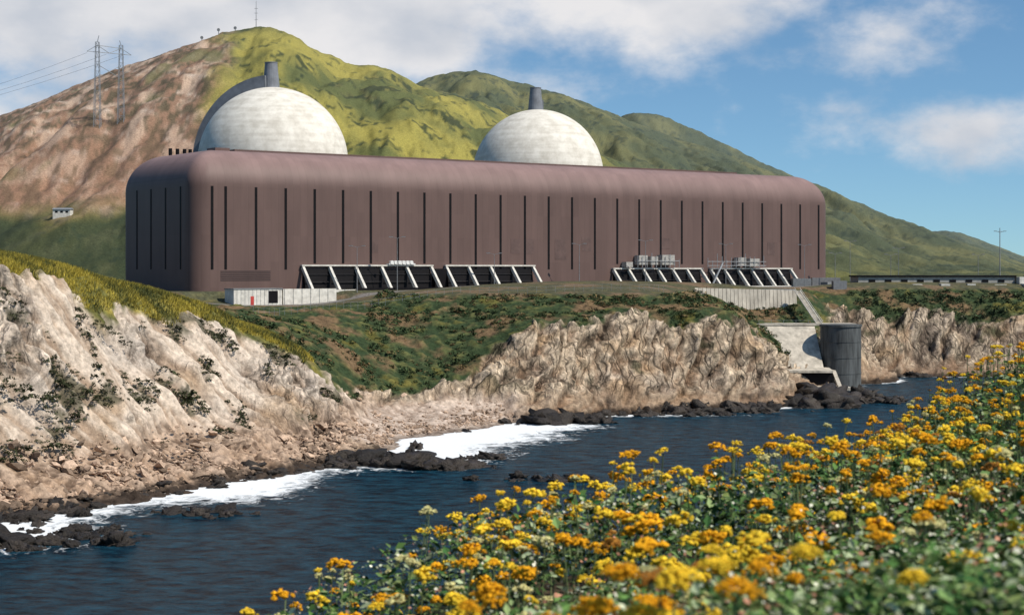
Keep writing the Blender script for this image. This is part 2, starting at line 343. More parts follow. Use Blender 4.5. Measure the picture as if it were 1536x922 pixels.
mr=N(nt,'ShaderNodeMapRange'); mr.inputs['From Min'].default_value=.80; mr.inputs['From Max'].default_value=.97; L(ad.outputs[0],mr.inputs['Value'])
cr=N(nt,'ShaderNodeValToRGB'); cr.color_ramp.elements[0].position=.40; cr.color_ramp.elements[0].color=(.001,.011,.026,1); cr.color_ramp.elements[1].position=.62; cr.color_ramp.elements[1].color=(.016,.090,.145,1); L(w1.outputs['Fac'],cr.inputs[0])
L(cr.outputs[0],b.inputs['Base Color']); b.inputs['Roughness'].default_value=.25; b.inputs['IOR'].default_value=1.2; b.inputs['Specular IOR Level'].default_value=.16
L(bp.outputs[0],b.inputs['Normal'])
df=N(nt,'ShaderNodeBsdfDiffuse'); df.inputs['Color'].default_value=(.74,.76,.77,1)
mx=N(nt,'ShaderNodeMixShader'); L(mr.outputs[0],mx.inputs[0]); L(b.outputs[0],mx.inputs[1]); L(df.outputs[0],mx.inputs[2]); L(mx.outputs[0],nt.nodes['Material Output'].inputs['Surface'])
mk('sea_water',np.stack([wx,wy,0*wx],1),F,m,attrs={'foam':foam},smooth=True)
# ------------------------------------------------------------------ rocks
def ico(sub):
    bm=bmesh.new(); bmesh.ops.create_icosphere(bm,subdivisions=sub,radius=1)
    V=np.array([v.co[:] for v in bm.verts]);F=np.array([[v.index for v in f.verts] for f in bm.faces]); bm.free(); return V,F
I1=ico(1);I2=ico(2);I3=ico(3)
def rotmats(n,tilt=3.14):
    a=RS.uniform(0,6.283,n);b=RS.uniform(-tilt,tilt,n);c=RS.uniform(0,6.283,n)
    def rz(t): 
        m=np.zeros((n,3,3));m[:,0,0]=np.cos(t);m[:,0,1]=-np.sin(t);m[:,1,0]=np.sin(t);m[:,1,1]=np.cos(t);m[:,2,2]=1;return m
    def rx(t):
        m=np.zeros((n,3,3));m[:,1,1]=np.cos(t);m[:,1,2]=-np.sin(t);m[:,2,1]=np.sin(t);m[:,2,2]=np.cos(t);m[:,0,0]=1;return m
    return rz(a)@rx(b)@rz(c)
def scatter(T,pos,scl,col,tilt=3.14,jitter=0,R=None):
    TV,TF=T;n=len(pos)
    if R is None: R=rotmats(n,tilt)
    S=scl if np.ndim(scl)==2 else np.repeat(np.asarray(scl)[:,None],3,1)
    v=TV[None]*S[:,None,:]
    if jitter:
        q=TV[None]*1.7+RS.uniform(0,200,(n,1,3))
        d=1+jitter*noise(q[...,0],q[...,1],q[...,2])+jitter*.6*noise(q[...,0]*2.3,q[...,1]*2.3,q[...,2]*2.3)
        v=v*d[...,None]
    v=np.einsum('nij,nkj->nki',R,v)+np.asarray(pos)[:,None,:]
    F=(TF[None]+(np.arange(n)*len(TV))[:,None,None]).reshape(-1,TF.shape[1])
    C=np.repeat(col[:,None,:],len(TV),1)
    return v.reshape(-1,3),F,C.reshape(-1,3)
def merge(parts):
    o=0;Vs=[];Fs=[];Cs=[]
    for v,f,c in parts: Vs.append(v);Fs.append(f+o);Cs.append(c);o+=len(v)
    return np.concatenate(Vs),np.concatenate(Fs),np.concatenate(Cs)
shore=CP[:24,:2]
def along(n,lo=0,hi=23):
    t=RS.uniform(lo,hi-.001,n);k=t.astype(int);f=(t-k)[:,None];return shore[k]*(1-f)+shore[k+1]*f
p=along(560,0,22)+RS.normal(0,2.2,(560,2)); s=RS.gamma(1.8,.32,560)+.15
kp=~((p[:,0]>-32)&(p[:,0]<1)&(p[:,1]>345)&(p[:,1]<418))|(RS.rand(560)<.1); p=p[kp]; s=s[kp]
clu=[(-70,229,6,5,50,.9),(-61,240,7,5,30,.85),(-56,231,7,4,20,.8),(-78,216,5,4,20,.9),(-48,258,6,4,16,.75),(-24,322,8,3,50,1.3),(-12,317,6,3,34,1.15),(-8,333,6,3,10,1.0),(0,300,6,2,10,.9),(9,298,4,2,9,1.0),(18,412,8,4,30,1.2),(44,432,10,4,36,1.3),(62,442,9,4,40,1.4),(82,460,9,6,80,1.6),(98,478,11,9,80,1.7),(9,411,4,3,18,1.5)]
ps=[p];sz=[s]
for (x,y,rx,ry,n,sc) in clu:
    ps.append(np.stack([RS.normal(x,rx*.6,n),RS.normal(y,ry*.6,n)],1)); sz.append(RS.gamma(2.2,.32,n)*sc+.2)
p=np.concatenate(ps);s=np.concatenate(sz);g=gz(p[:,0],p[:,1]);ok=g<1.6;p=p[ok];s=s[ok];g=g[ok]
zp=np.maximum(g,-.1)+s*.06
S=np.stack([s*RS.uniform(.9,1.9,len(s)),s*RS.uniform(.8,1.3,len(s)),s*RS.uniform(.45,.8,len(s))],1)
col=np.array([.032,.025,.020])*RS.uniform(.5,1.6,(len(s),1))
V,F,C=scatter(I3,np.column_stack([p,zp]),S,col,jitter=.95,R=rotmats(len(s),.5))
M_wet=mat_attr('wet_rock',rough=.5,nscale=2,amt=.5,bump=1,bdist=.5,spec=.35)
mk('shore_rocks',V,F,M_wet,col=C,smooth=True)
n=9500
p=along(n,0,11); off=RS.gamma(1.5,5.0,n); p=p+np.stack([-off*.62,off*.62],1)+RS.normal(0,2,(n,2))
g=gz(p[:,0],p[:,1]); inb=(p[:,0]>-32)&(p[:,1]>345); ok=(g>.4)&(g<9); p=p[ok];g=g[ok];inb=inb[ok];n=len(p);s=(RS.gamma(1.2,.15,n)+.10)*np.where(inb,.6,1)
S=np.stack([s*RS.uniform(.9,1.9,n),s*RS.uniform(.8,1.4,n),s*RS.uniform(.5,.9,n)],1)
base=np.array([.40,.285,.205])*RS.uniform(.35,1.35,(n,1)); base=np.where(((g<1.2)&~inb)[:,None],base*.3,base)
V,F,C=scatter(I1,np.column_stack([p,g+s*.2+.1]),S,base,jitter=.9,R=rotmats(n,.8))
mk('beach_boulders',V,F,mat_attr('dry_boulder',nscale=2,amt=.4,bump=.5,bdist=.2),col=C)
# ------------------------------------------------------------------ coastal scrub (leaf clumps)
def bushes(pos,size,col,nl,leaf):
    n=len(pos)
    d=RS.normal(size=(n,nl,3)); d/=np.linalg.norm(d,axis=2)[...,None]; d[...,2]=np.abs(d[...,2])*.8
    r=RS.uniform(.55,1.05,(n,nl,1)); c=pos[:,None,:]+d*r*size[:,None,None]
    c=c.reshape(-1,3); m=len(c)
    L=leaf*np.repeat(size,nl)*RS.uniform(.6,1.3,m)
    T=np.array([[-.5,-.4,0],[.5,-.4,.15],[0,.6,0]])
    R=rotmats(m); v=np.einsum('nij,nkj->nki',R,T[None]*L[:,None,None])+c[:,None,:]
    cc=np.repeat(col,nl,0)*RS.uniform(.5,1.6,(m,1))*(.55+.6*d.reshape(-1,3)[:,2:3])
    F=np.arange(m*3).reshape(-1,3)
    return v.reshape(-1,3),F,np.repeat(cc,3,0)
def sample(n,x0,x1,y0,y1,f):
    X=RS.uniform(x0,x1,n);Y=RS.uniform(y0,y1,n);z,R,_,q=ground(X,Y);ok=f(X,Y,z,R,q);return X[ok],Y[ok],z[ok],R[ok]
x,y,zq,Rq=sample(24000,-75,130,385,560,lambda X,Y,Z,R,q:(R+.2*fbm(X/16,Y/16,Z/16,3)<.5)&(Z>5)&(Z<30.2)&(q<.1)&(fbm(X/9,Y/9,0,2)>-.10)&~((Y>430)&(X<-40)))
sz=RS.gamma(3,.15,len(x))+.12
cb=np.where(RS.rand(len(x),1)<.25,np.array([[.14,.10,.045]]),np.array([[.045,.066,.028]]))*RS.uniform(.6,1.8,(len(x),1))
A=bushes(np.column_stack([x,y,zq]),sz,cb,26,.5)
x,y,zq,Rq=sample(5000,125,330,590,640,lambda X,Y,Z,R,q:(Z>19)&(Z<29.2))
A2=bushes(np.column_stack([x,y,zq]),RS.gamma(3,.20,len(x))+.3,np.array([[.040,.058,.028]])*RS.uniform(.6,1.6,(len(x),1)),20,.5)
x,y,zq,Rq=sample(30000,-95,-38,262,372,lambda X,Y,Z,R,q:(Z>6)&(Z<34)&(R>.6)&(noise(X/8,Y/8,Z/6+31.)>.10))
sel=RS.rand(len(x))<.35; x,y,zq=x[sel],y[sel],zq[sel]
A3=bushes(np.column_stack([x,y,zq+.4]),RS.gamma(3,.12,len(x))+.1,np.array([[.045,.050,.024]])*RS.uniform(.6,1.8,(len(x),1)),26,.5)
V,F,C=merge([A,A2,A3])
M_scrub=mat_attr('scrub_leaves',nscale=2,amt=.2,bump=0)
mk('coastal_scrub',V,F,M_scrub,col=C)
x,y,zq,Rq=sample(60000,-135,-40,285,392,lambda X,Y,Z,R,q:(R+.2*fbm(X/16,Y/16,0,2)<.5)&(Z>17))
n=len(x); k=5
c=np.repeat(np.column_stack([x,y,zq-.1]),k,0)+RS.normal(0,.2,(n*k,3))*[1,1,0]; m_=n*k
hgt=RS.uniform(.3,1.05,m_);ang=RS.uniform(0,6.28,m_);wd=.09
tip=c+np.column_stack([RS.normal(.15,.25,m_),RS.normal(0,.25,m_),hgt])
l=c+np.column_stack([np.cos(ang)*wd,np.sin(ang)*wd,0*ang]);r_=c-np.column_stack([np.cos(ang)*wd,np.sin(ang)*wd,0*ang])
V=np.stack([l,r_,tip],1).reshape(-1,3);F=np.arange(m_*3).reshape(-1,3)
t=ss(-.4,.5,np.repeat(fbm(x/8,y/8,3.,3),k)+RS.normal(0,.3,m_))
cc=mix(np.tile(np.array([.075,.085,.03]),(m_,1)),np.array([.42,.33,.055]),t)*RS.uniform(.6,1.2,(m_,1))
mk('bluff_grass',V,F,M_scrub,col=np.repeat(cc,3,0))
# ------------------------------------------------------------------ building helpers (frame of the turbine hall)
def W(s,p,z): 
    return (BO[0]+BA[0]*s+BNn[0]*p, BO[1]+BA[1]*s+BNn[1]*p, z)
class MB:
    def __init__(s): s.V=[];s.F=[]
    def box(s,a,b,fr=W):
        o=len(s.V)
        for zz in (a[2],b[2]):
            for (i,j) in ((a[0],a[1]),(b[0],a[1]),(b[0],b[1]),(a[0],b[1])): s.V.append(fr(i,j,zz))
        s.F+=[[o+3,o+2,o+1,o],[o+4,o+5,o+6,o+7]]+[[o+i,o+(i+1)%4,o+4+(i+1)%4,o+4+i] for i in range(4)]
    def prism(s,poly,s0,s1,fr=W):
        o=len(s.V);n=len(poly)
        for q in (s0,s1):
            for (p,zz) in poly: s.V.append(fr(q,p,zz))
        s.F+=[list(range(o,o+n)),list(range(o+2*n-1,o+n-1,-1))]+[[o+i,o+n+i,o+n+(i+1)%n,o+(i+1)%n] for i in range(n)]
    def tube(s,a,b,r0,r1,n=6):
        a=Vector(a);b=Vector(b);d=(b-a).normalized();e=d.orthogonal().normalized();f=d.cross(e);o=len(s.V)
        for (c,r) in ((a,r0),(b,r1)):
            for i in range(n):
                t=6.2832*i/n;s.V.append(tuple(c+e*math.cos(t)*r+f*math.sin(t)*r))
        s.F+=[[o+i,o+(i+1)%n,o+n+(i+1)%n,o+n+i] for i in range(n)]+[list(range(o+n-1,o-1,-1)),list(range(o+n,o+2*n))]
    def out(s,name,mat,parent=None,smooth=False):
        o=mk(name,np.array(s.V),s.F,mat,parent=parent,smooth=smooth)
        bm=bmesh.new();bm.from_mesh(o.data);bmesh.ops.recalc_face_normals(bm,faces=bm.faces);bm.to_mesh(o.data);bm.free()
        return o
ident=lambda x,y,z:(x,y,z)
ZB=31.0
M_dark=mat_plain('dark_louvre',(.008,.007,.008),rough=.6,scale=1,spec=.1)
M_conc=mat_plain('pale_concrete',(.48,.43,.355),rough=.85,scale=.5,amt=.3,stretch=(1,1,.35))
M_concw=mat_plain('white_concrete',(.60,.57,.51),rough=.85,scale=.7,amt=.2)
M_grey=mat_plain('grey_steel',(.20,.205,.21),rough=.6,scale=1)
M_galv=mat_plain('galvanised_steel',(.28,.29,.30),rough=.5,scale=1,metal=.2)
M_white=mat_plain('white_paint',(.70,.69,.66),rough=.6,scale=1,amt=.1)
M_red=mat_plain('red_door_paint',(.42,.05,.04),rough=.5)
M_duct=mat_plain('weathered_duct',(.17,.18,.20),rough=.7,scale=.4)
m,nt,b=newmat('maroon_metal_cladding');L=nt.links.new
tc=N(nt,'ShaderNodeTexCoord')
dot=N(nt,'ShaderNodeVectorMath',operation='DOT_PRODUCT'); dot.inputs[1].default_value=(BA[0],BA[1],0); L(tc.outputs['Object'],dot.inputs[0])
pn=N(nt,'ShaderNodeTexNoise'); pn.inputs['Scale'].default_value=.11; pn.inputs['Detail'].default_value=8; pn.inputs['Roughness'].default_value=.6
mp=N(nt,'ShaderNodeMapping'); mp.inputs['Scale'].default_value=(1.6,1.6,.35); L(tc.outputs['Object'],mp.inputs[0]); L(mp.outputs[0],pn.inputs['Vector'])
cx=N(nt,'ShaderNodeCombineXYZ'); fl=N(nt,'ShaderNodeMath',operation='FLOOR'); dv_=N(nt,'ShaderNodeMath',operation='DIVIDE'); dv_.inputs[1].default_value=2.58; L(dot.outputs['Value'],dv_.inputs[0]); L(dv_.outputs[0],fl.inputs[0]); L(fl.outputs[0],cx.inputs[0])
sx=N(nt,'ShaderNodeSeparateXYZ'); L(tc.outputs['Object'],sx.inputs[0]); dz=N(nt,'ShaderNodeMath',operation='DIVIDE'); dz.inputs[1].default_value=8.; L(sx.outputs['Z'],dz.inputs[0]); fz=N(nt,'ShaderNodeMath',operation='FLOOR'); L(dz.outputs[0],fz.inputs[0]); L(fz.outputs[0],cx.inputs[1])
wn=N(nt,'ShaderNodeTexWhiteNoise',noise_dimensions='2D'); L(cx.outputs[0],wn.inputs['Vector'])
m1=N(nt,'ShaderNodeMath',operation='MULTIPLY_ADD'); m1.inputs[1].default_value=.10; m1.inputs[2].default_value=.66; L(wn.outputs['Value'],m1.inputs[0])
m2=N(nt,'ShaderNodeMath',operation='MULTIPLY_ADD'); m2.inputs[1].default_value=.6; L(pn.outputs['Fac'],m2.inputs[0]); L(m1.outputs[0],m2.inputs[2])
fr_=N(nt,'ShaderNodeMath',operation='FRACT'); L(dv_.outputs[0],fr_.inputs[0])
lt=N(nt,'ShaderNodeMath',operation='LESS_THAN'); lt.inputs[1].default_value=.05; L(fr_.outputs[0],lt.inputs[0])
m3=N(nt,'ShaderNodeMath',operation='MULTIPLY_ADD'); m3.inputs[1].default_value=-.12; L(lt.outputs[0],m3.inputs[0]); L(m2.outputs[0],m3.inputs[2])
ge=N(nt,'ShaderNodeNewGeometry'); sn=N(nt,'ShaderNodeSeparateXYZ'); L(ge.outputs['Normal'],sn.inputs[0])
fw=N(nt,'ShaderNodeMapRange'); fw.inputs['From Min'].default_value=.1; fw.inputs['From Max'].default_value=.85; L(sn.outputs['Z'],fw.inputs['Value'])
wm=N(nt,'ShaderNodeMix',data_type='RGBA'); wm.inputs['A'].default_value=(.120,.076,.066,1); wm.inputs['B'].default_value=(.235,.155,.142,1); L(fw.outputs[0],wm.inputs['Factor'])  # sunlit look of the shoulders painted in: lighter colour where normals face up
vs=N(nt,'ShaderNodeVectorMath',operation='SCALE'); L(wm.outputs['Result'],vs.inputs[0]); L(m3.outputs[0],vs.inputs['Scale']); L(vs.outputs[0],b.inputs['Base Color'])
bp=N(nt,'ShaderNodeBump'); bp.inputs['Strength'].default_value=.15; bp.inputs['Distance'].default_value=.1; L(pn.outputs['Fac'],bp.inputs['Height']); L(bp.outputs[0],b.inputs['Normal'])
b.inputs['Roughness'].default_value=.55; b.inputs['Specular IOR Level'].default_value=.2
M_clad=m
TB=group('turbine_building')
H=43.6;r=12.0;rc=6.0
V=[];F=[];ncn=9
prof=[(0,ZB-7),(0,ZB+8),(0,ZB+20),(0,ZB+H-r)]+[(r*(1-math.cos(a)),ZB+H-r+r*math.sin(a)) for a in np.linspace(0,math.pi/2,16)[1:]]
for (ins,zv) in prof:
    rr=max(rc-ins*.5,.05)
    x0,x1,y0,y1=ins,BL-ins,-BW+ins,-ins
    for (cx_,cy_,a0) in ((x1-rr,y1-rr,0),(x0+rr,y1-rr,90),(x0+rr,y0+rr,180),(x1-rr,y0+rr,270)):
        for t in range(ncn):
            a=math.radians(a0+90*t/(ncn-1)); V.append(W(cx_+rr*math.cos(a),cy_+rr*math.sin(a),zv))
n=4*ncn
for k in range(len(prof)-1):
    for i in range(n): F.append([k*n+i,k*n+(i+1)%n,(k+1)*n+(i+1)%n,(k+1)*n+i])
F.append([(len(prof)-1)*n+i for i in range(n)])
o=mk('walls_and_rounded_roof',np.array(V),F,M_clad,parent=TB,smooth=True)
bm=bmesh.new();bm.from_mesh(o.data);bmesh.ops.recalc_face_normals(bm,faces=bm.faces)
for f in bm.faces:
    if len(f.verts)>4: f.smooth=False
bm.to_mesh(o.data);bm.free()
mb=MB(); mb.box((20,-43,ZB+H-.3),(236,-12.6,ZB+H+.7)); mb.box((14,-20,ZB+H-.3),(19,-14,ZB+H+1.1))
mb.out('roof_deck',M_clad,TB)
mb=MB()
for i in range(27):
    s=.4+10.3*i; s=max(s,6.2) if i==0 else s
    if s>BL-7: s=BL-7.2
    zb=ZB+6.6+( .0 if i<4 or 9<i<16 or i>23 else 1.9)
    mb.box((s-.42,-.3,zb),(s+.42,.09,ZB+H-r+.3))
for q in (-9,-20,-31,-42):
    mb.box((-.09,q-.42,ZB+6.6),(.3,q+.42,ZB+H-r+.3))
    mb.box((BL-.3,q-.42,ZB+6.6),(BL+.09,q+.42,ZB+H-r+.3))
mb.out('vertical_louvre_slots',M_dark,TB)
mb=MB()
for (s,q) in ((12,-43),(14.5,-43),(17,-43),(19,-43)): mb.tube(W(s,q,ZB+H-4),W(s,q,ZB+H+2.4),.6,.6,10)
mb.out('roof_pipes',M_dark,TB)
mb=MB()
for kz in range(6): mb.box((9,.0,ZB+3.2+kz*.55),(26,.12,ZB+3.4+kz*.55))
mb.out('low_vent_louvres',mat_plain('vent_slats',(.055,.036,.034),rough=.6),TB)
mb=MB()
for (s,z0,w_,h_) in ((118,12,4,5),(123.8,12,4,5),(137,10,5,7),(149,13,4,5),(62,12,3,4),(186,14,4,4),(240,12,4,5)):
    mb.box((s,.0,ZB+z0),(s+w_,.06,ZB+z0+h_))
mb.out('replacement_panels',mat_plain('faded_panel',(.112,.070,.061),rough=.6,scale=.4),TB)
def bay(s0,s1,nf,hh=7.6,out=6.5):
    d=MB(); d.prism([(.02,ZB+.4),(1.6,ZB+.4),(.6,ZB+hh-.9),(.02,ZB+hh-.9)],s0+.4,s1-.4); 
    d.out('bay_recess',M_dark,TB)
    c=MB()
    for s in np.linspace(s0,s1,nf):
        c.prism([(.05,ZB+hh-.6),(1.0,ZB+hh),(out+.9,ZB+.3),(out-.8,ZB+.3)],s-.4,s+.4)
    c.box((s0-.6,.05,ZB+hh),(s1+.6,1.3,ZB+hh+.45)); c.box((s0-.6,out-.8,ZB-.5),(s1+.6,out+1.2,ZB+.25))
    c.out('raking_concrete_fins',M_concw,TB)
    e=MB()
    for s in np.linspace(s0,s1,nf)[:-1]+(s1-s0)/(nf-1)*.5:
        for k in range(2):
            z0=ZB+2.6+k*2.3; pp=out*(1-(z0-ZB)/hh)
            e.box((s-(s1-s0)/(nf-1)*.5+.5,pp*.4,z0),(s+(s1-s0)/(nf-1)*.5-.5,pp*.4+.3,z0+.15))
    e.out('bay_louvres',mat_plain('bay_louvre_grey',(.03,.028,.03),rough=.7),TB)
bay(37,85,6);bay(91,127,5)
bay(163,205,7,6.6,6);bay(210,252,7,6.6,6)
mb=MB(); mb.box((85.8,.05,ZB),(90.2,2.0,ZB+6.8)); mb.box((52,8.2,ZB-.2),(160,9,ZB+.75)); mb.out('apron_kerb_wall',M_dark,TB)
mb=MB()
for k in range(6): mb.tube(W(69+k*1.5,1.2,ZB+8.8),W(69+k*1.5,2.2,ZB+8.8),.65,.65,10)
mb.box((68,.1,ZB+8.1),(78,2,ZB+8.5)); mb.out('rooftop_fans',M_white,TB)
mb=MB()
for (a,b_,z0,z1) in ((167,170,7.3,9.2),(173,177,8.2,11.6),(178.5,182,8.2,11.2),(184,190,8.2,11.8),(222,226,8,11),(228,233,7.6,10.6)):
    mb.box((a,.3,ZB+z0),(b_,3,ZB+z1))
mb.out('equipment_housings',mat_plain('pale_housing',(.36,.34,.31),rough=.7,amt=.3,scale=2),TB)
mb=MB()
for s in list(np.arange(172,192,2.2))+list(np.arange(206,236,2.4)):
    mb.tube(W(s,3.4,ZB+7.2),W(s,3.4,ZB+RS.uniform(8.5,12.5)),.12,.12,5)
mb.tube(W(172,3.4,ZB+9.6),W(192,3.4,ZB+9.6),.12,.12,5);mb.tube(W(206,3.4,ZB+9.4),W(236,3.4,ZB+9.4),.12,.12,5);mb.tube(W(206,3.4,ZB+7.9),W(236,3.4,ZB+7.9),.12,.12,5)
mb.tube(W(207,5,ZB+1),W(213,4,ZB+9),.35,.35,5)
mb.out('pipework_and_railings',M_galv,TB)
mb=MB()
for s in (104,135,142,150,157,196,258,266): 
    mb.box((s,9.5+RS.uniform(0,3),ZB-.2),(s+RS.uniform(2,4),13.5+RS.uniform(0,1),ZB+RS.uniform(1.,2.)))
yard=group('yard_containers'); mb.out('containers',M_grey,yard)
# ------------------------------------------------------------------ domes
m,nt,b=newmat('dome_white_concrete');L=nt.links.new
tc=N(nt,'ShaderNodeTexCoord')
mp=N(nt,'ShaderNodeMapping');mp.inputs['Scale'].default_value=(.05,.05,.75);L(tc.outputs['Object'],mp.inputs[0])
n1=N(nt,'ShaderNodeTexNoise');n1.inputs['Scale'].default_value=1;n1.inputs['Detail'].default_value=4;L(mp.outputs[0],n1.inputs['Vector'])
n2=N(nt,'ShaderNodeTexNoise');n2.inputs['Scale'].default_value=.22;n2.inputs['Detail'].default_value=9;n2.inputs['Roughness'].default_value=.7;L(tc.outputs['Object'],n2.inputs['Vector'])
mu=N(nt,'ShaderNodeMath',operation='MULTIPLY_ADD');mu.inputs[1].default_value=.45;L(n1.outputs['Fac'],mu.inputs[0]);L(n2.outputs['Fac'],mu.inputs[2])
r_=N(nt,'ShaderNodeValToRGB');r_.color_ramp.elements[0].position=.42;r_.color_ramp.elements[0].color=(.52,.48,.41,1);r_.color_ramp.elements[1].position=.63;r_.color_ramp.elements[1].color=(.72,.68,.60,1)
hf=N(nt,'ShaderNodeMath',operation='MULTIPLY');hf.inputs[1].default_value=.72;L(mu.outputs[0],hf.inputs[0]);L(hf.outputs[0],r_.inputs[0]);L(r_.outputs[0],b.inputs['Base Color'])
b.inputs['Roughness'].default_value=.85;b.inputs['Specular IOR Level'].default_value=.15
bp=N(nt,'ShaderNodeBump');bp.inputs['Strength'].default_value=.2;bp.inputs['Distance'].default_value=.3;L(mu.outputs[0],bp.inputs['Height']);L(bp.outputs[0],b.inputs['Normal'])
M_dome=m
def dome(cx,cy,az,R=27.7,zc=77.4):
    g=group('containment_dome'); n=96;V=[];F=[]
    rings=[(R,ZB-1)]+[(R*math.cos(a),zc+R*math.sin(a)) for a in np.linspace(0,math.pi/2-.004,40)]
    for (rr,zz) in rings:
        for i in range(n): V.append((cx+rr*math.cos(6.28318*i/n),cy+rr*math.sin(6.28318*i/n),zz))
    for k in range(len(rings)-1):
        for i in range(n): F.append([k*n+i,k*n+(i+1)%n,(k+1)*n+(i+1)%n,(k+1)*n+i])
    F.append([(len(rings)-1)*n+i for i in range(n)])
    mk('concrete_shell',np.array(V),F,M_dome,parent=g,smooth=True)
    ex=math.cos(az);ey=math.sin(az);tx=-ey;ty=ex;V=[];F=[];hw=2.6
    arc=[(1.,ZB-zc)]+[(math.cos(a),R*math.sin(a)) for a in np.linspace(0,math.radians(86),40)]
    m_=0
    for idx,(c,zr) in enumerate(arc):
        for (dr) in (-1.0,4.4):
            rr=(R+dr)
            rad=rr*c; zz=zc+(zr if idx==0 else zr*(rr/R))
            for w_ in (-hw,hw): V.append((cx+ex*rad+tx*w_,cy+ey*rad+ty*w_,zz))
        m_+=1
    for k in range(m_-1):
        o=k*4
        for (a,b_) in ((0,1),(1,3),(3,2),(2,0)): F.append([o+a,o+b_,o+4+b_,o+4+a])
    F.append([(m_-1)*4+q for q in (0,1,3,2)])
    o=mk('vent_duct_over_dome',np.array(V),F,M_duct,parent=g); bm=bmesh.new();bm.from_mesh(o.data);bmesh.ops.recalc_face_normals(bm,faces=bm.faces);bm.to_mesh(o.data);bm.free()
    mb=MB();mb.tube((cx-1,cy+1.5,zc+R-1.5),(cx-1,cy+1.5,zc+R+9.2),3.3,2.3,24);mb.tube((cx-1,cy+1.5,zc+R+9.2),(cx-1,cy+1.5,zc+R+9.5),2.45,2.45,24);mb.out('vent_stack',M_duct,g)
dome(-88.8,620,math.radians(163));dome(11,707,math.radians(95))
def bx(o,a,b_): o.box(a,b_,ident)
g=group('white_guardhouse')
mb=MB();mb.box((6,9,24.5),(22,15,ZB+.7));mb.out('walls',M_concw,g)
mb=MB();mb.box((5.8,8.8,ZB+.7),(22.2,15.2,ZB+.95));mb.out('roof_slab',M_grey,g)
mb=MB();mb.box((17.5,14.9,27.5),(20.6,15.06,ZB+.2));mb.out('window',M_dark,g)
mb=MB();mb.box((11.5,14.9,27.0),(12.6,15.06,ZB-1.4));mb.out('door',M_red,g)
mb=MB()
for s in np.arange(7,22,1.3): mb.box((s,15.0,26.5),(s+.1,15.05,ZB+.6))
mb.out('panel_joints',M_grey,g)
g=group('concrete_barrier_wall')
mb=MB();mb.box((22.6,14,24.5),(41,14.7,ZB+.7));
for s in np.arange(23,41,3): mb.box((s,14.7,24.5),(s+.3,14.9,ZB+.7))
mb.out('panels',M_concw,g)
g=group('chain_link_fence');mb=MB()
fp=[(-66,425),(-60,440),(-50,456),(-36,474),(-15,486),(10,490),(38,498),(48,512)]
fzz=gz(np.array([p[0] for p in fp]),np.array([p[1] for p in fp]))
for k in range(len(fp)-1):
    a=np.array([*fp[k],fzz[k]]);c_=np.array([*fp[k+1],fzz[k+1]]);nn=int(np.linalg.norm(c_-a)/3)+1
    for t in range(nn):
        q=a+(c_-a)*t/nn; qz=float(gz(q[0],q[1])[0]); mb.tube((q[0],q[1],qz-.3),(q[0],q[1],qz+2.0),.04,.04,4)
        q2=a+(c_-a)*(t+1)/nn; qz2=float(gz(q2[0],q2[1])[0])
        for hh in (.9,1.9): mb.tube((q[0],q[1],qz+hh),(q2[0],q2[1],qz2+hh),.025,.025,4)
mb.out('posts_and_rails',M_galv,g)
g=group('concrete_retaining_wall');mb=MB()
wa=np.array([61.,556.]);wb=np.array([96.,562.]);nseg=26
for k in range(nseg):
    a=wa+(wb-wa)*k/nseg;c_=wa+(wb-wa)*(k+1)/nseg
    o=len(mb.V);zt=31.4-(.9*k/nseg)
    for (pt) in (a,c_*.90+a*.10):
        for (dy,zz) in ((0,22),(0,zt),(1.2,zt),(1.2,22)): mb.V.append((pt[0],pt[1]+dy-(2.0 if zz==22 and dy==0 else 0),zz))
    mb.F+=[[o,o+1,o+2,o+3],[o+7,o+6,o+5,o+4],[o,o+4,o+5,o+1],[o+1,o+5,o+6,o+2],[o+2,o+6,o+7,o+3]]
mb.out('ribbed_panels',M_conc,g)
mb=MB();mb.prism([(-.3,22),(.9,30.9),(1.4,30.9),(1.4,22)],0,35.3,lambda s,p,z:(61+s*.985,556.2+p+s*.169,z));mb.out('backing',M_grey,g)
# ------------------------------------------------------------------ intake structure
g=group('water_intake_structure');mb=MB()
fr=lambda s,p,z:(79.5+s,540-p,z)
mb.prism([(-8,-4),(-8,19.4),(0,19.4),(16,6.6),(16,-4)],0,18.5,fr);mb.out('sloping_concrete_face',M_conc,g)
mb=MB();mb.box((-1,-8,19.4),(32,0.4,20.0),fr);mb.prism([(14,6.7),(21,6.1),(21,5.4),(14,5.9)],2,20.5,fr)
mb.box((8,16.1,5.9),(9,17.2,8.0),fr)
mb.prism([(14,6.4),(27,.9),(27,0.1),(14,5.2)],21.2,22.4,fr);mb.box((14,18,.4),(25,28,1.3),fr);mb.out('deck_and_buttress',M_conc,g)
mb=MB();mb.box((3,16.0,-4),(20.5,19.5,5.3),fr);mb.out('intake_opening',M_dark,g)
mb=MB();n=48;cx,cy,R_=104.6,530.5,6.4
for (z0,z1,rr) in ((-4,19.4,R_),(19.4,20.1,R_+.3),(14.6,14.9,R_+.1),(9.6,9.9,R_+.1),(4.6,4.9,R_+.1)):
    mb.tube((cx,cy,z0),(cx,cy,z1),rr,rr,n)
mb.out('round_tower',mat_plain('dark_streaked_concrete',(.085,.09,.09),rough=.8,scale=.35,amt=.5,stretch=(2,2,.25)),g)  # tower darker than the pale concrete, with vertical streaks
mb=MB()
for (x,y) in ((80,540),(84,540),(88,540),(92,540),(96,540),(100,538),(104,537)): mb.tube((x,y,20),(x,y,21.2),.06,.06,4)
mb.tube((80,540,21.1),(104,537,21.1),.05,.05,4);mb.out('handrail',M_galv,g)
g=group('cliff_staircase');mb=MB()
a=np.array([95.5,558.,30.5]);c_=np.array([100.,541.,19.8])
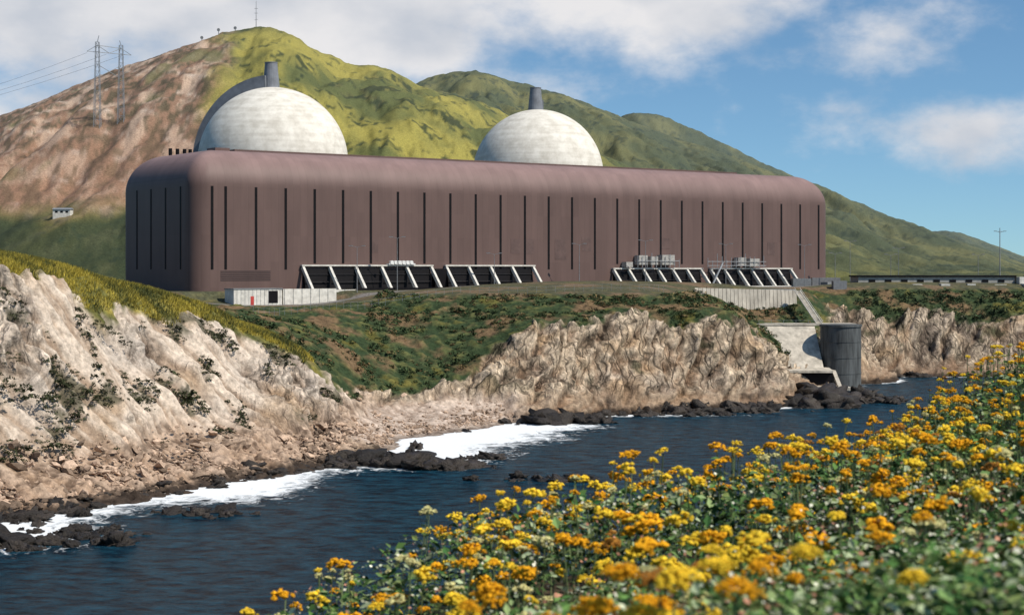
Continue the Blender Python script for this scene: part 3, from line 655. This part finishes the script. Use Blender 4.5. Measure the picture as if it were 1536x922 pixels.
for k in range(26):
    q=a+(c_-a)*k/26;bx(mb,(q[0]-.8,q[1]-.5,q[2]-.7),(q[0]+.8,q[1]+.3,q[2]))
mb.out('steps',M_conc,g)
mb=MB()
for dx in (-.9,.9):
    mb.tube((a[0]+dx,a[1],a[2]+.9),(c_[0]+dx,c_[1],c_[2]+.9),.07,.07,5)
    mb.tube((a[0]+dx,a[1],a[2]),(c_[0]+dx,c_[1],c_[2]),.16,.16,5)
mb.out('rails',M_concw,g)
# ------------------------------------------------------------------ right-hand buildings
g=group('long_low_warehouse');mb=MB();bx(mb,(133,640,29),(193,655,34.6));mb.out('walls',mat_plain('grey_block',(.34,.325,.295),rough=.9,scale=.7),g)
mb=MB();bx(mb,(132.4,639.4,34.6),(193.6,655.6,35.2));mb.out('roof_slab',M_dark,g)
mb=MB()
for k in range(9): bx(mb,(137+k*6.2,639.85,32.6),(139.5+k*6.2,640.02,33.6))
mb.out('windows',M_dark,g)
mb=MB();bx(mb,(193.7,636,30),(199,644,34.6));mb.out('white_annex',M_concw,g)
g=group('storage_sheds');mb=MB()
for (x,y,w,d,hh) in ((118,655,11,8,3.2),(108,640,7,5,3),(205,660,14,8,4),(120,622,5,4,2.2)): bx(mb,(x,y,30),(x+w,y+d,31+hh))
mb.out('walls',M_grey,g)
g=group('parked_trailers');mb=MB()
for k in range(7): bx(mb,(131+k*10.5,632+RS.uniform(-3,3),30),(133+k*10.5+RS.uniform(1,3),636,31+RS.uniform(.4,1.2)))
mb.out('trailer_boxes',M_concw,g)
g=group('hillside_shed');mb=MB();sx0,sy0=-237.,860.
zz=float(np.max(gz(np.array([sx0,sx0+5,sx0+10]),np.array([sy0,sy0,sy0]))))+1.6
bx(mb,(sx0,sy0,zz-8),(sx0+9,sy0+6,zz+1.3));mb.out('walls',M_concw,g)
mb=MB();mb.prism([(sy0-.5,zz+1.3),(sy0+3,zz+2.1),(sy0+6.5,zz+1.3)],sx0-.4,sx0+9.4,lambda s,p,z:(s,p,z));mb.out('roof',M_galv,g)
mb=MB()
for k in range(3): bx(mb,(sx0+1.2+k*2.7,sy0-.06,zz-.5),(sx0+2.6+k*2.7,sy0+.05,zz+.5))
mb.out('windows',M_dark,g)
# ------------------------------------------------------------------ lamps and poles
def lamp(x,y,z,h,arm=1):
    g=group('street_lamp');mb=MB();mb.tube((x,y,z-1),(x,y,z+h),.15,.08,6);mb.tube((x,y,z+h),(x+2*arm,y,z+h+.5),.07,.05,5);mb.tube((x,y,z+h),(x-2*arm,y,z+h+.5),.07,.05,5)
    mb.out('pole_and_arms',M_grey,g);mb=MB()
    for d in (-1,1): mb.box((x+d*2*arm-.6,y-.25,z+h+.35),(x+d*2*arm+.6,y+.25,z+h+.6),ident)
    mb.out('lamp_heads',M_grey,g)
for (s,p,h) in ((50,12,14),(66,10,17),(104,10,12),(140,10,15.5),(170,10,17),(207,12,16),(248,12,16),(268,9,13)):
    q=W(s,p,ZB);lamp(q[0],q[1],30.5,h)
for (x,y,h) in ((142,700,18),(160,690,15),(150,660,12),(186,665,12),(205,700,22)): lamp(x,y,31,h)
for (x,y,h) in ((188.5,644,17),(-160,705,12),):
    g=group('utility_pole');z0=float(gz(x,y)[0]);mb=MB();mb.tube((x,y,z0-1),(x,y,z0+h+4),.2,.12,6);mb.tube((x-1.3,y,z0+h+2.6),(x+1.3,y,z0+h+2.6),.09,.09,4);mb.out('pole_and_crossarm',M_grey,g)
def lattice(mb,x,y,z0,z1,w0,w1,r=.2,n=9):
    prev=None
    for k in range(n+1):
        t=k/n;w=w0+(w1-w0)*t;zz=z0+(z1-z0)*t
        c=[(x-w,y-w,zz),(x+w,y-w,zz),(x+w,y+w,zz),(x-w,y+w,zz)]
        if prev:
            for i in range(4):
                mb.tube(prev[i],c[i],r,r,4);mb.tube(prev[i],c[(i+1)%4],r*.5,r*.5,3);mb.tube(c[i],c[(i+1)%4],r*.5,r*.5,3)
        prev=c
def pylon(x,y,h,dx):
    g=group('transmission_tower');mb=MB();z0=float(gz(x,y)[0]);z1=float(gz(x+dx,y+8)[0]);top=max(z0,z1)+h
    lattice(mb,x,y,z0-2,top,2.0,1.0);lattice(mb,x+dx,y+8,z1-2,top-1,2.0,1.0)
    for (a,b_) in (((x-6,y-2,top-6),(x+dx+6,y+10,top-7)),((x-6,y-2,top-6),(x,y,top-2)),((x+dx+6,y+10,top-7),(x+dx,y+8,top-3)),((x,y,top-2),(x+dx,y+8,top-3)),((x,y,top-2),(x+dx/2,y+4,top-6.5)),((x+dx,y+8,top-3),(x+dx/2,y+4,top-6.5)),((x,y,top),(x+1,y,top+4)),((x+dx,y+8,top-1),(x+dx-1,y+8,top+2)),((x,y,top-14),(x+dx,y+8,top-22)),((x+dx,y+8,top-14),(x,y,top-22))):
        mb.tube(a,b_,.24,.24,4)
    mb.out('lattice_legs_and_crossarm',M_galv,g);return top
tp=pylon(-260,1045,49,13.0)
g=group('power_lines');mb=MB()
for (dx,dz) in ((-6,-7),(6,-8),(18,-8)):
    a=np.array([-260+dx,1043,tp+dz]);b_=np.array([-640.,1180,tp-52+dz]);pr=a
    for k in range(1,15):
        t=k/14;q=a+(b_-a)*t;q[2]-=26*4*t*(1-t)*.6;mb.tube(pr,q,.10,.10,3);pr=q
mb.out('wires',M_grey,g)
g=group('radio_mast');mb=MB();x,y=-.1535*1495,1495;z0=float(gz(x,y)[0]);mb.tube((x,y,z0-2),(x,y,z0+25),.4,.18,5)
for q in (8,14,18): mb.tube((x-1.6,y,z0+q),(x+1.6,y,z0+q),.2,.2,4)
mb.out('mast',M_grey,g)
g=group('hilltop_antenna');mb=MB()
for (uu,hh) in ((-.166,3),(-.176,5),(-.186,3)):
    x=uu*1490;y=1490;z0=float(gz(x,y)[0]);mb.tube((x,y,z0-2),(x,y,z0+hh),.35,.3,5);mb.tube((x,y-1,z0+hh),(x,y-.2,z0+hh),1.5,1.1,8)
mb.out('dishes',M_grey,g)
# ------------------------------------------------------------------ near bluff under the camera, with wildflowers
NP=[(-.876,5.5,-1.20),(-.44,6.5,-1.05),(.52,7.5,-1.07),(1.06,8,-1.01),(2.25,10,-.97),(3.03,12,-.88),(4.3,14,-.85),(-.08,2.8,-.62),(.27,2,-.46),(.55,1.8,-.42),(.46,3.5,-.62),(.96,4.5,-.67),(1.64,6,-.66),(0.1,5,-.88),
(-1.6,5.5,-2.1),(-1.4,7.5,-2.4),(-.4,8.6,-2.2),(.6,9.6,-2.2),(1.5,11,-2.3),(2.8,13.6,-2.4),(4.2,16,-2.5),(6,18,-2.7),(-4,5,-5),(-3,10,-6),(1,15,-7),(5,24,-9),(12,30,-11),(-10,8,-12),(-35,10,-42),(-20,38,-42),(5,55,-42),(35,65,-42),(70,60,-42),
(-.55,4,-1.02),(-.9,3,-1.05),(-.55,2,-.78),(-1.2,1,-1.1),(-2.5,2,-2.0),(0,0,-.85),(2,0,-.6),(3,4,-.56),(4,7,-.66),(6,10,-.8),(8,14,-1.1),(10,5,.1),(0,-5,-.9),(10,-10,.5),(-10,-10,-3),(-40,-20,-30),(40,-30,2),(40,20,-6),(20,22,-5),(-30,-45,-12),(40,-60,3)]
NP=np.array(NP); nb=RBF(NP[:,:2],NP[:,2:],.35)
def can(x,y): return nb(np.asarray(x,float),np.asarray(y,float))[:,0]+CAMZ
xs=np.concatenate([np.linspace(-60,-6,30)[:-1],np.arange(-6,12,.09),np.linspace(12,80,30)]);ys=np.concatenate([np.linspace(-60,0,20)[:-1],np.arange(0,20,.09),np.linspace(20,80,40)])
XX,Y2=np.meshgrid(xs,ys);r2,c2=XX.shape;bxx=XX.ravel();byy=Y2.ravel()
bz=can(bxx,byy)-.36+.05*fbm(bxx*1.5,byy*1.5,0,3)
bc=mix(np.tile(np.array([.025,.03,.014]),(len(bxx),1)),np.array([.07,.05,.03]),ss(-.3,.5,fbm(bxx*2,byy*2,3.,3)))
ii=np.arange(r2*c2).reshape(r2,c2);F=np.stack([ii[:-1,:-1],ii[:-1,1:],ii[1:,1:],ii[1:,:-1]],-1).reshape(-1,4)
mk('foreground_bluff_soil',np.stack([bxx,byy,bz],1),F,mat_attr('bluff_soil',nscale=8,amt=.4,bump=.5,bdist=.05),col=bc,smooth=True)
FG=group('yellow_wildflowers')
n=32000
x=RS.uniform(-3,8,n);y=RS.uniform(1.35,20,n);zc=can(x,y)-CAMZ;uu=x/y
ok=(uu>-.27)&(uu<.42)&(zc>-1.80-.02*y); 
x,y,zc=x[ok],y[ok],zc[ok]
dens=fbm(x*1.1,y*1.1,4.,2); ok=RS.rand(len(x))<np.clip(.45+1.1*dens,.08,1)*np.interp(y,[1.3,3,4.5,7],[.40,.44,.56,.8]); x,y,zc=x[ok],y[ok],zc[ok]
n=len(x); print('flower heads',n)
top=zc+CAMZ+.08*fbm(x*2.2,y*2.2,1.,2)+RS.uniform(-.14,.07,n)
size=RS.uniform(.016,.037,n)*np.interp(y,[1.5,3,5,8],[1.25,1.4,1.3,1.05])
typ=RS.rand(n)
orange=np.array([.83,.39,.014]);yel=np.array([.90,.60,.04]);pale=np.array([.60,.55,.24]);rust=np.array([.42,.18,.03])
hc=np.where((typ<.42)[:,None],orange,np.where((typ<.78)[:,None],yel,np.where((typ<.95)[:,None],pale,rust)))
size=np.where(typ>.78,size*.75,size)
def heads(sel,nf,T,fr,nl):
    m=len(sel);S=size[sel]
    la=RS.uniform(0,6.283,(m,nl));lr=RS.uniform(.15,.75,(m,nl));lr[:,0]=0
    lx=lr*np.cos(la);ly=lr*np.sin(la);lz=-.35*lr+RS.uniform(-.12,.12,(m,nl))
    pick=RS.randint(0,nl,(m,nf));I=np.arange(m)[:,None]
    d=RS.normal(size=(m,nf,3));d/=np.linalg.norm(d,axis=2)[...,None];d[...,2]=np.where(d[...,2]<-.25,-d[...,2],d[...,2])
    rr=.52
    px_=lx[I,pick]+d[...,0]*rr;py_=ly[I,pick]+d[...,1]*rr;pz=lz[I,pick]+d[...,2]*rr*.85
    c=np.stack([x[sel][:,None]+px_*S[:,None],y[sel][:,None]+py_*S[:,None],top[sel][:,None]+pz*S[:,None]],-1).reshape(-1,3)
    s=np.repeat(S,nf)*fr*RS.uniform(.7,1.3,m*nf)
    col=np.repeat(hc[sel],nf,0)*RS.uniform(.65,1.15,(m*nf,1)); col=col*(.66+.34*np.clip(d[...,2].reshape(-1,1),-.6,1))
    return scatter(T,c,np.stack([s,s,s*.7],1),col,tilt=.8)
octV=np.array([[1,0,0],[0,1,0],[-1,0,0],[0,-1,0],[0,0,1],[0,0,-1]],float);octF=np.array([[0,1,4],[1,2,4],[2,3,4],[3,0,4],[1,0,5],[2,1,5],[3,2,5],[0,3,5]])
nearh=np.where(y<3.6)[0];farh=np.where(y>=3.6)[0]
V,F,C=merge([heads(nearh,150,I1,.105,7),heads(farh,34,(octV,octF),.23,4)])
M_pet=mat_attr('petals',rough=.8,nscale=300,amt=.12,bump=0)
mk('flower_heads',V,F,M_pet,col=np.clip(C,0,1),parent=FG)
b0=np.column_stack([x+RS.normal(0,.04,n),y+RS.normal(0,.04,n),can(x,y)-.36]);t0=np.column_stack([x,y,top-size*.3])
w=.0022;a=RS.uniform(0,3.14,n);ox=np.column_stack([np.cos(a)*w,np.sin(a)*w,0*a]);oy=np.column_stack([-np.sin(a)*w,np.cos(a)*w,0*a])
V=np.stack([b0+ox,b0-ox,t0-ox,t0+ox,b0+oy,b0-oy,t0-oy,t0+oy],1).reshape(-1,3);F=(np.arange(n)[:,None,None]*8+np.array([[0,1,2,3],[4,5,6,7]])[None]).reshape(-1,4)
sc=np.repeat(np.array([[.16,.20,.09]])*RS.uniform(.6,1.5,(n,1)),8,0)
mk('stems',V,F,M_scrub,col=sc,parent=FG)
def leaves(nn,y0,y1,L0,L1,zlo,zhi,cols,wratio=.28,pw=1.):
    y_=y0+(y1-y0)*RS.rand(nn)**pw;u_=RS.uniform(-.3,.42,nn);x_=u_*y_;zc_=can(x_,y_)-CAMZ
    ok=(zc_>-2.1-.03*y_);x_,y_,zc_=x_[ok],y_[ok],zc_[ok];m=len(x_)
    zt=RS.beta(1.6,1.4,m)
    c=np.column_stack([x_,y_,CAMZ+zc_+zlo+(zhi-zlo)*zt+.07*fbm(x_*2.6,y_*2.6,0,2)])
    T=np.array([[-.5,0,0],[0,-wratio,.08],[.5,0,-.02],[0,wratio,.08]])
    L=RS.uniform(L0,L1,m);R=rotmats(m,1.1);v=np.einsum('nij,nkj->nki',R,T[None]*L[:,None,None])+c[:,None,:]
    F=(np.arange(m)[:,None,None]*4+np.array([[0,1,2],[0,2,3]])[None]).reshape(-1,3)
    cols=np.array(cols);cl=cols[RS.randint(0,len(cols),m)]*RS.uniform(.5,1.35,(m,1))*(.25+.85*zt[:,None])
    return v.reshape(-1,3),F,np.repeat(cl,4,0)
lc=[(.09,.17,.045),(.13,.21,.07),(.22,.29,.12),(.05,.11,.03),(.33,.39,.23),(.10,.17,.05),(.15,.19,.06),(.04,.10,.03)]
V,F,C=merge([leaves(80000,1.2,4.5,.014,.036,-.36,-.02,lc,pw=.8),leaves(100000,4.0,20,.025,.05,-.38,-.03,lc,.3,.8),
  leaves(9000,1.3,6,.007,.016,-.12,.0,[(.68,.66,.52),(.5,.52,.36),(.45,.22,.14)],.45,.8)])
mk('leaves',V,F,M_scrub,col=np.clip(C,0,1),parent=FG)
# ------------------------------------------------------------------ world
SUN=Vector((.85,-.49,1.10)).normalized()
el=math.asin(SUN.z);rot=math.atan2(SUN.x,SUN.y)
w=bpy.data.worlds.new('World');scene.world=w;w.use_nodes=True;nt=w.node_tree;L=nt.links.new
bg=nt.nodes['Background'];bg.inputs['Strength'].default_value=.105
sky=N(nt,'ShaderNodeTexSky',sky_type='NISHITA');sky.sun_disc=False;sky.sun_elevation=el;sky.sun_rotation=rot;sky.air_density=1.0;sky.dust_density=.6;sky.ozone_density=1.2
tc=N(nt,'ShaderNodeTexCoord');sx=N(nt,'ShaderNodeSeparateXYZ');L(tc.outputs['Generated'],sx.inputs[0])
def M(op,a,b=None,c=None):
    n=N(nt,'ShaderNodeMath',operation=op)
    for i,v in enumerate((a,b,c)):
        if v is None: continue
        if isinstance(v,(int,float)): n.inputs[i].default_value=v
        else: L(v,n.inputs[i])
    return n.outputs[0]
zl=M('MULTIPLY_ADD',sx.outputs['Z'],1.5,.065)
cb=N(nt,'ShaderNodeCombineXYZ');L(sx.outputs['X'],cb.inputs[0]);L(sx.outputs['Y'],cb.inputs[1]);L(zl,cb.inputs[2])
nv=N(nt,'ShaderNodeVectorMath',operation='NORMALIZE');L(cb.outputs[0],nv.inputs[0]);L(nv.outputs[0],sky.inputs['Vector'])
tint=N(nt,'ShaderNodeVectorMath',operation='MULTIPLY');tint.inputs[1].default_value=(.82,1.09,1.20);L(sky.outputs[0],tint.inputs[0])
az=M('ARCTAN2',sx.outputs['X'],sx.outputs['Y']);elv=M('ARCSINE',sx.outputs['Z'])
cn=N(nt,'ShaderNodeTexNoise');cn.inputs['Scale'].default_value=13;cn.inputs['Detail'].default_value=8;cn.inputs['Roughness'].default_value=.58
mp=N(nt,'ShaderNodeMapping');mp.inputs['Scale'].default_value=(1,1,1.7);L(tc.outputs['Generated'],mp.inputs[0]);L(mp.outputs[0],cn.inputs['Vector'])
acc=None
for (a0,e0,ra,re,k) in ((-.13,.150,.14,.052,1.45),(-.27,.155,.10,.045,1.1),(-.045,.128,.045,.028,1.1),(.085,.165,.080,.036,1.3),(.275,.080,.042,.020,.9),(.19,.130,.05,.010,.1),(-.30,.085,.06,.02,.5),(.6,.2,.2,.08,1)):
    da=M('DIVIDE',M('SUBTRACT',az,a0),ra);de=M('DIVIDE',M('SUBTRACT',elv,e0),re)
    d=M('SQRT',M('ADD',M('MULTIPLY',da,da),M('MULTIPLY',de,de)));v=M('MULTIPLY',M('SUBTRACT',1.25,d),k)
    acc=v if acc is None else M('MAXIMUM',acc,v)
acc=M('MAXIMUM',acc,-.85)
den=M('ADD',acc,M('MULTIPLY',M('SUBTRACT',cn.outputs['Fac'],.5),2.9))
mr=N(nt,'ShaderNodeMapRange',interpolation_type='SMOOTHSTEP');mr.inputs['From Min'].default_value=-.2;mr.inputs['From Max'].default_value=1.0;mr.inputs['To Max'].default_value=.95;L(den,mr.inputs['Value'])
cn2=N(nt,'ShaderNodeTexNoise');cn2.inputs['Scale'].default_value=9;cn2.inputs['Detail'].default_value=6;L(mp.outputs[0],cn2.inputs['Vector'])
cr=N(nt,'ShaderNodeValToRGB');cr.color_ramp.elements[0].position=.36;cr.color_ramp.elements[0].color=(.62,.65,.71,1);cr.color_ramp.elements[1].position=.56;cr.color_ramp.elements[1].color=(.90,.88,.88,1);L(cn2.outputs['Fac'],cr.inputs[0])
cs=N(nt,'ShaderNodeVectorMath',operation='SCALE');cs.inputs['Scale'].default_value=9.0;L(cr.outputs[0],cs.inputs[0])
mx=N(nt,'ShaderNodeMix',data_type='RGBA');L(mr.outputs[0],mx.inputs['Factor']);L(tint.outputs[0],mx.inputs['A']);L(cs.outputs[0],mx.inputs['B'])
L(mx.outputs['Result'],bg.inputs['Color'])
ld=bpy.data.lights.new('sun','SUN');ld.energy=5.0;ld.angle=math.radians(.5);ld.color=(1,.93,.82);lo=bpy.data.objects.new('sun',ld);link(lo)
lo.rotation_euler=SUN.to_track_quat('Z','Y').to_euler();lo.location=(50,-50,200)
# ------------------------------------------------------------------ camera
cd=bpy.data.cameras.new('camera');cam=bpy.data.objects.new('camera',cd);link(cam)
cam.location=(0,0,CAMZ);cam.rotation_euler=(math.radians(90),0,0);cd.sensor_width=36;cd.lens=2500/1536*36;cd.shift_y=-(461-402)/1536
cd.clip_start=.1;cd.clip_end=30000;cd.dof.use_dof=True;cd.dof.focus_distance=60;cd.dof.aperture_fstop=7.5
scene.camera=cam
scene.view_settings.view_transform='Standard';scene.view_settings.look='None';scene.view_settings.exposure=0
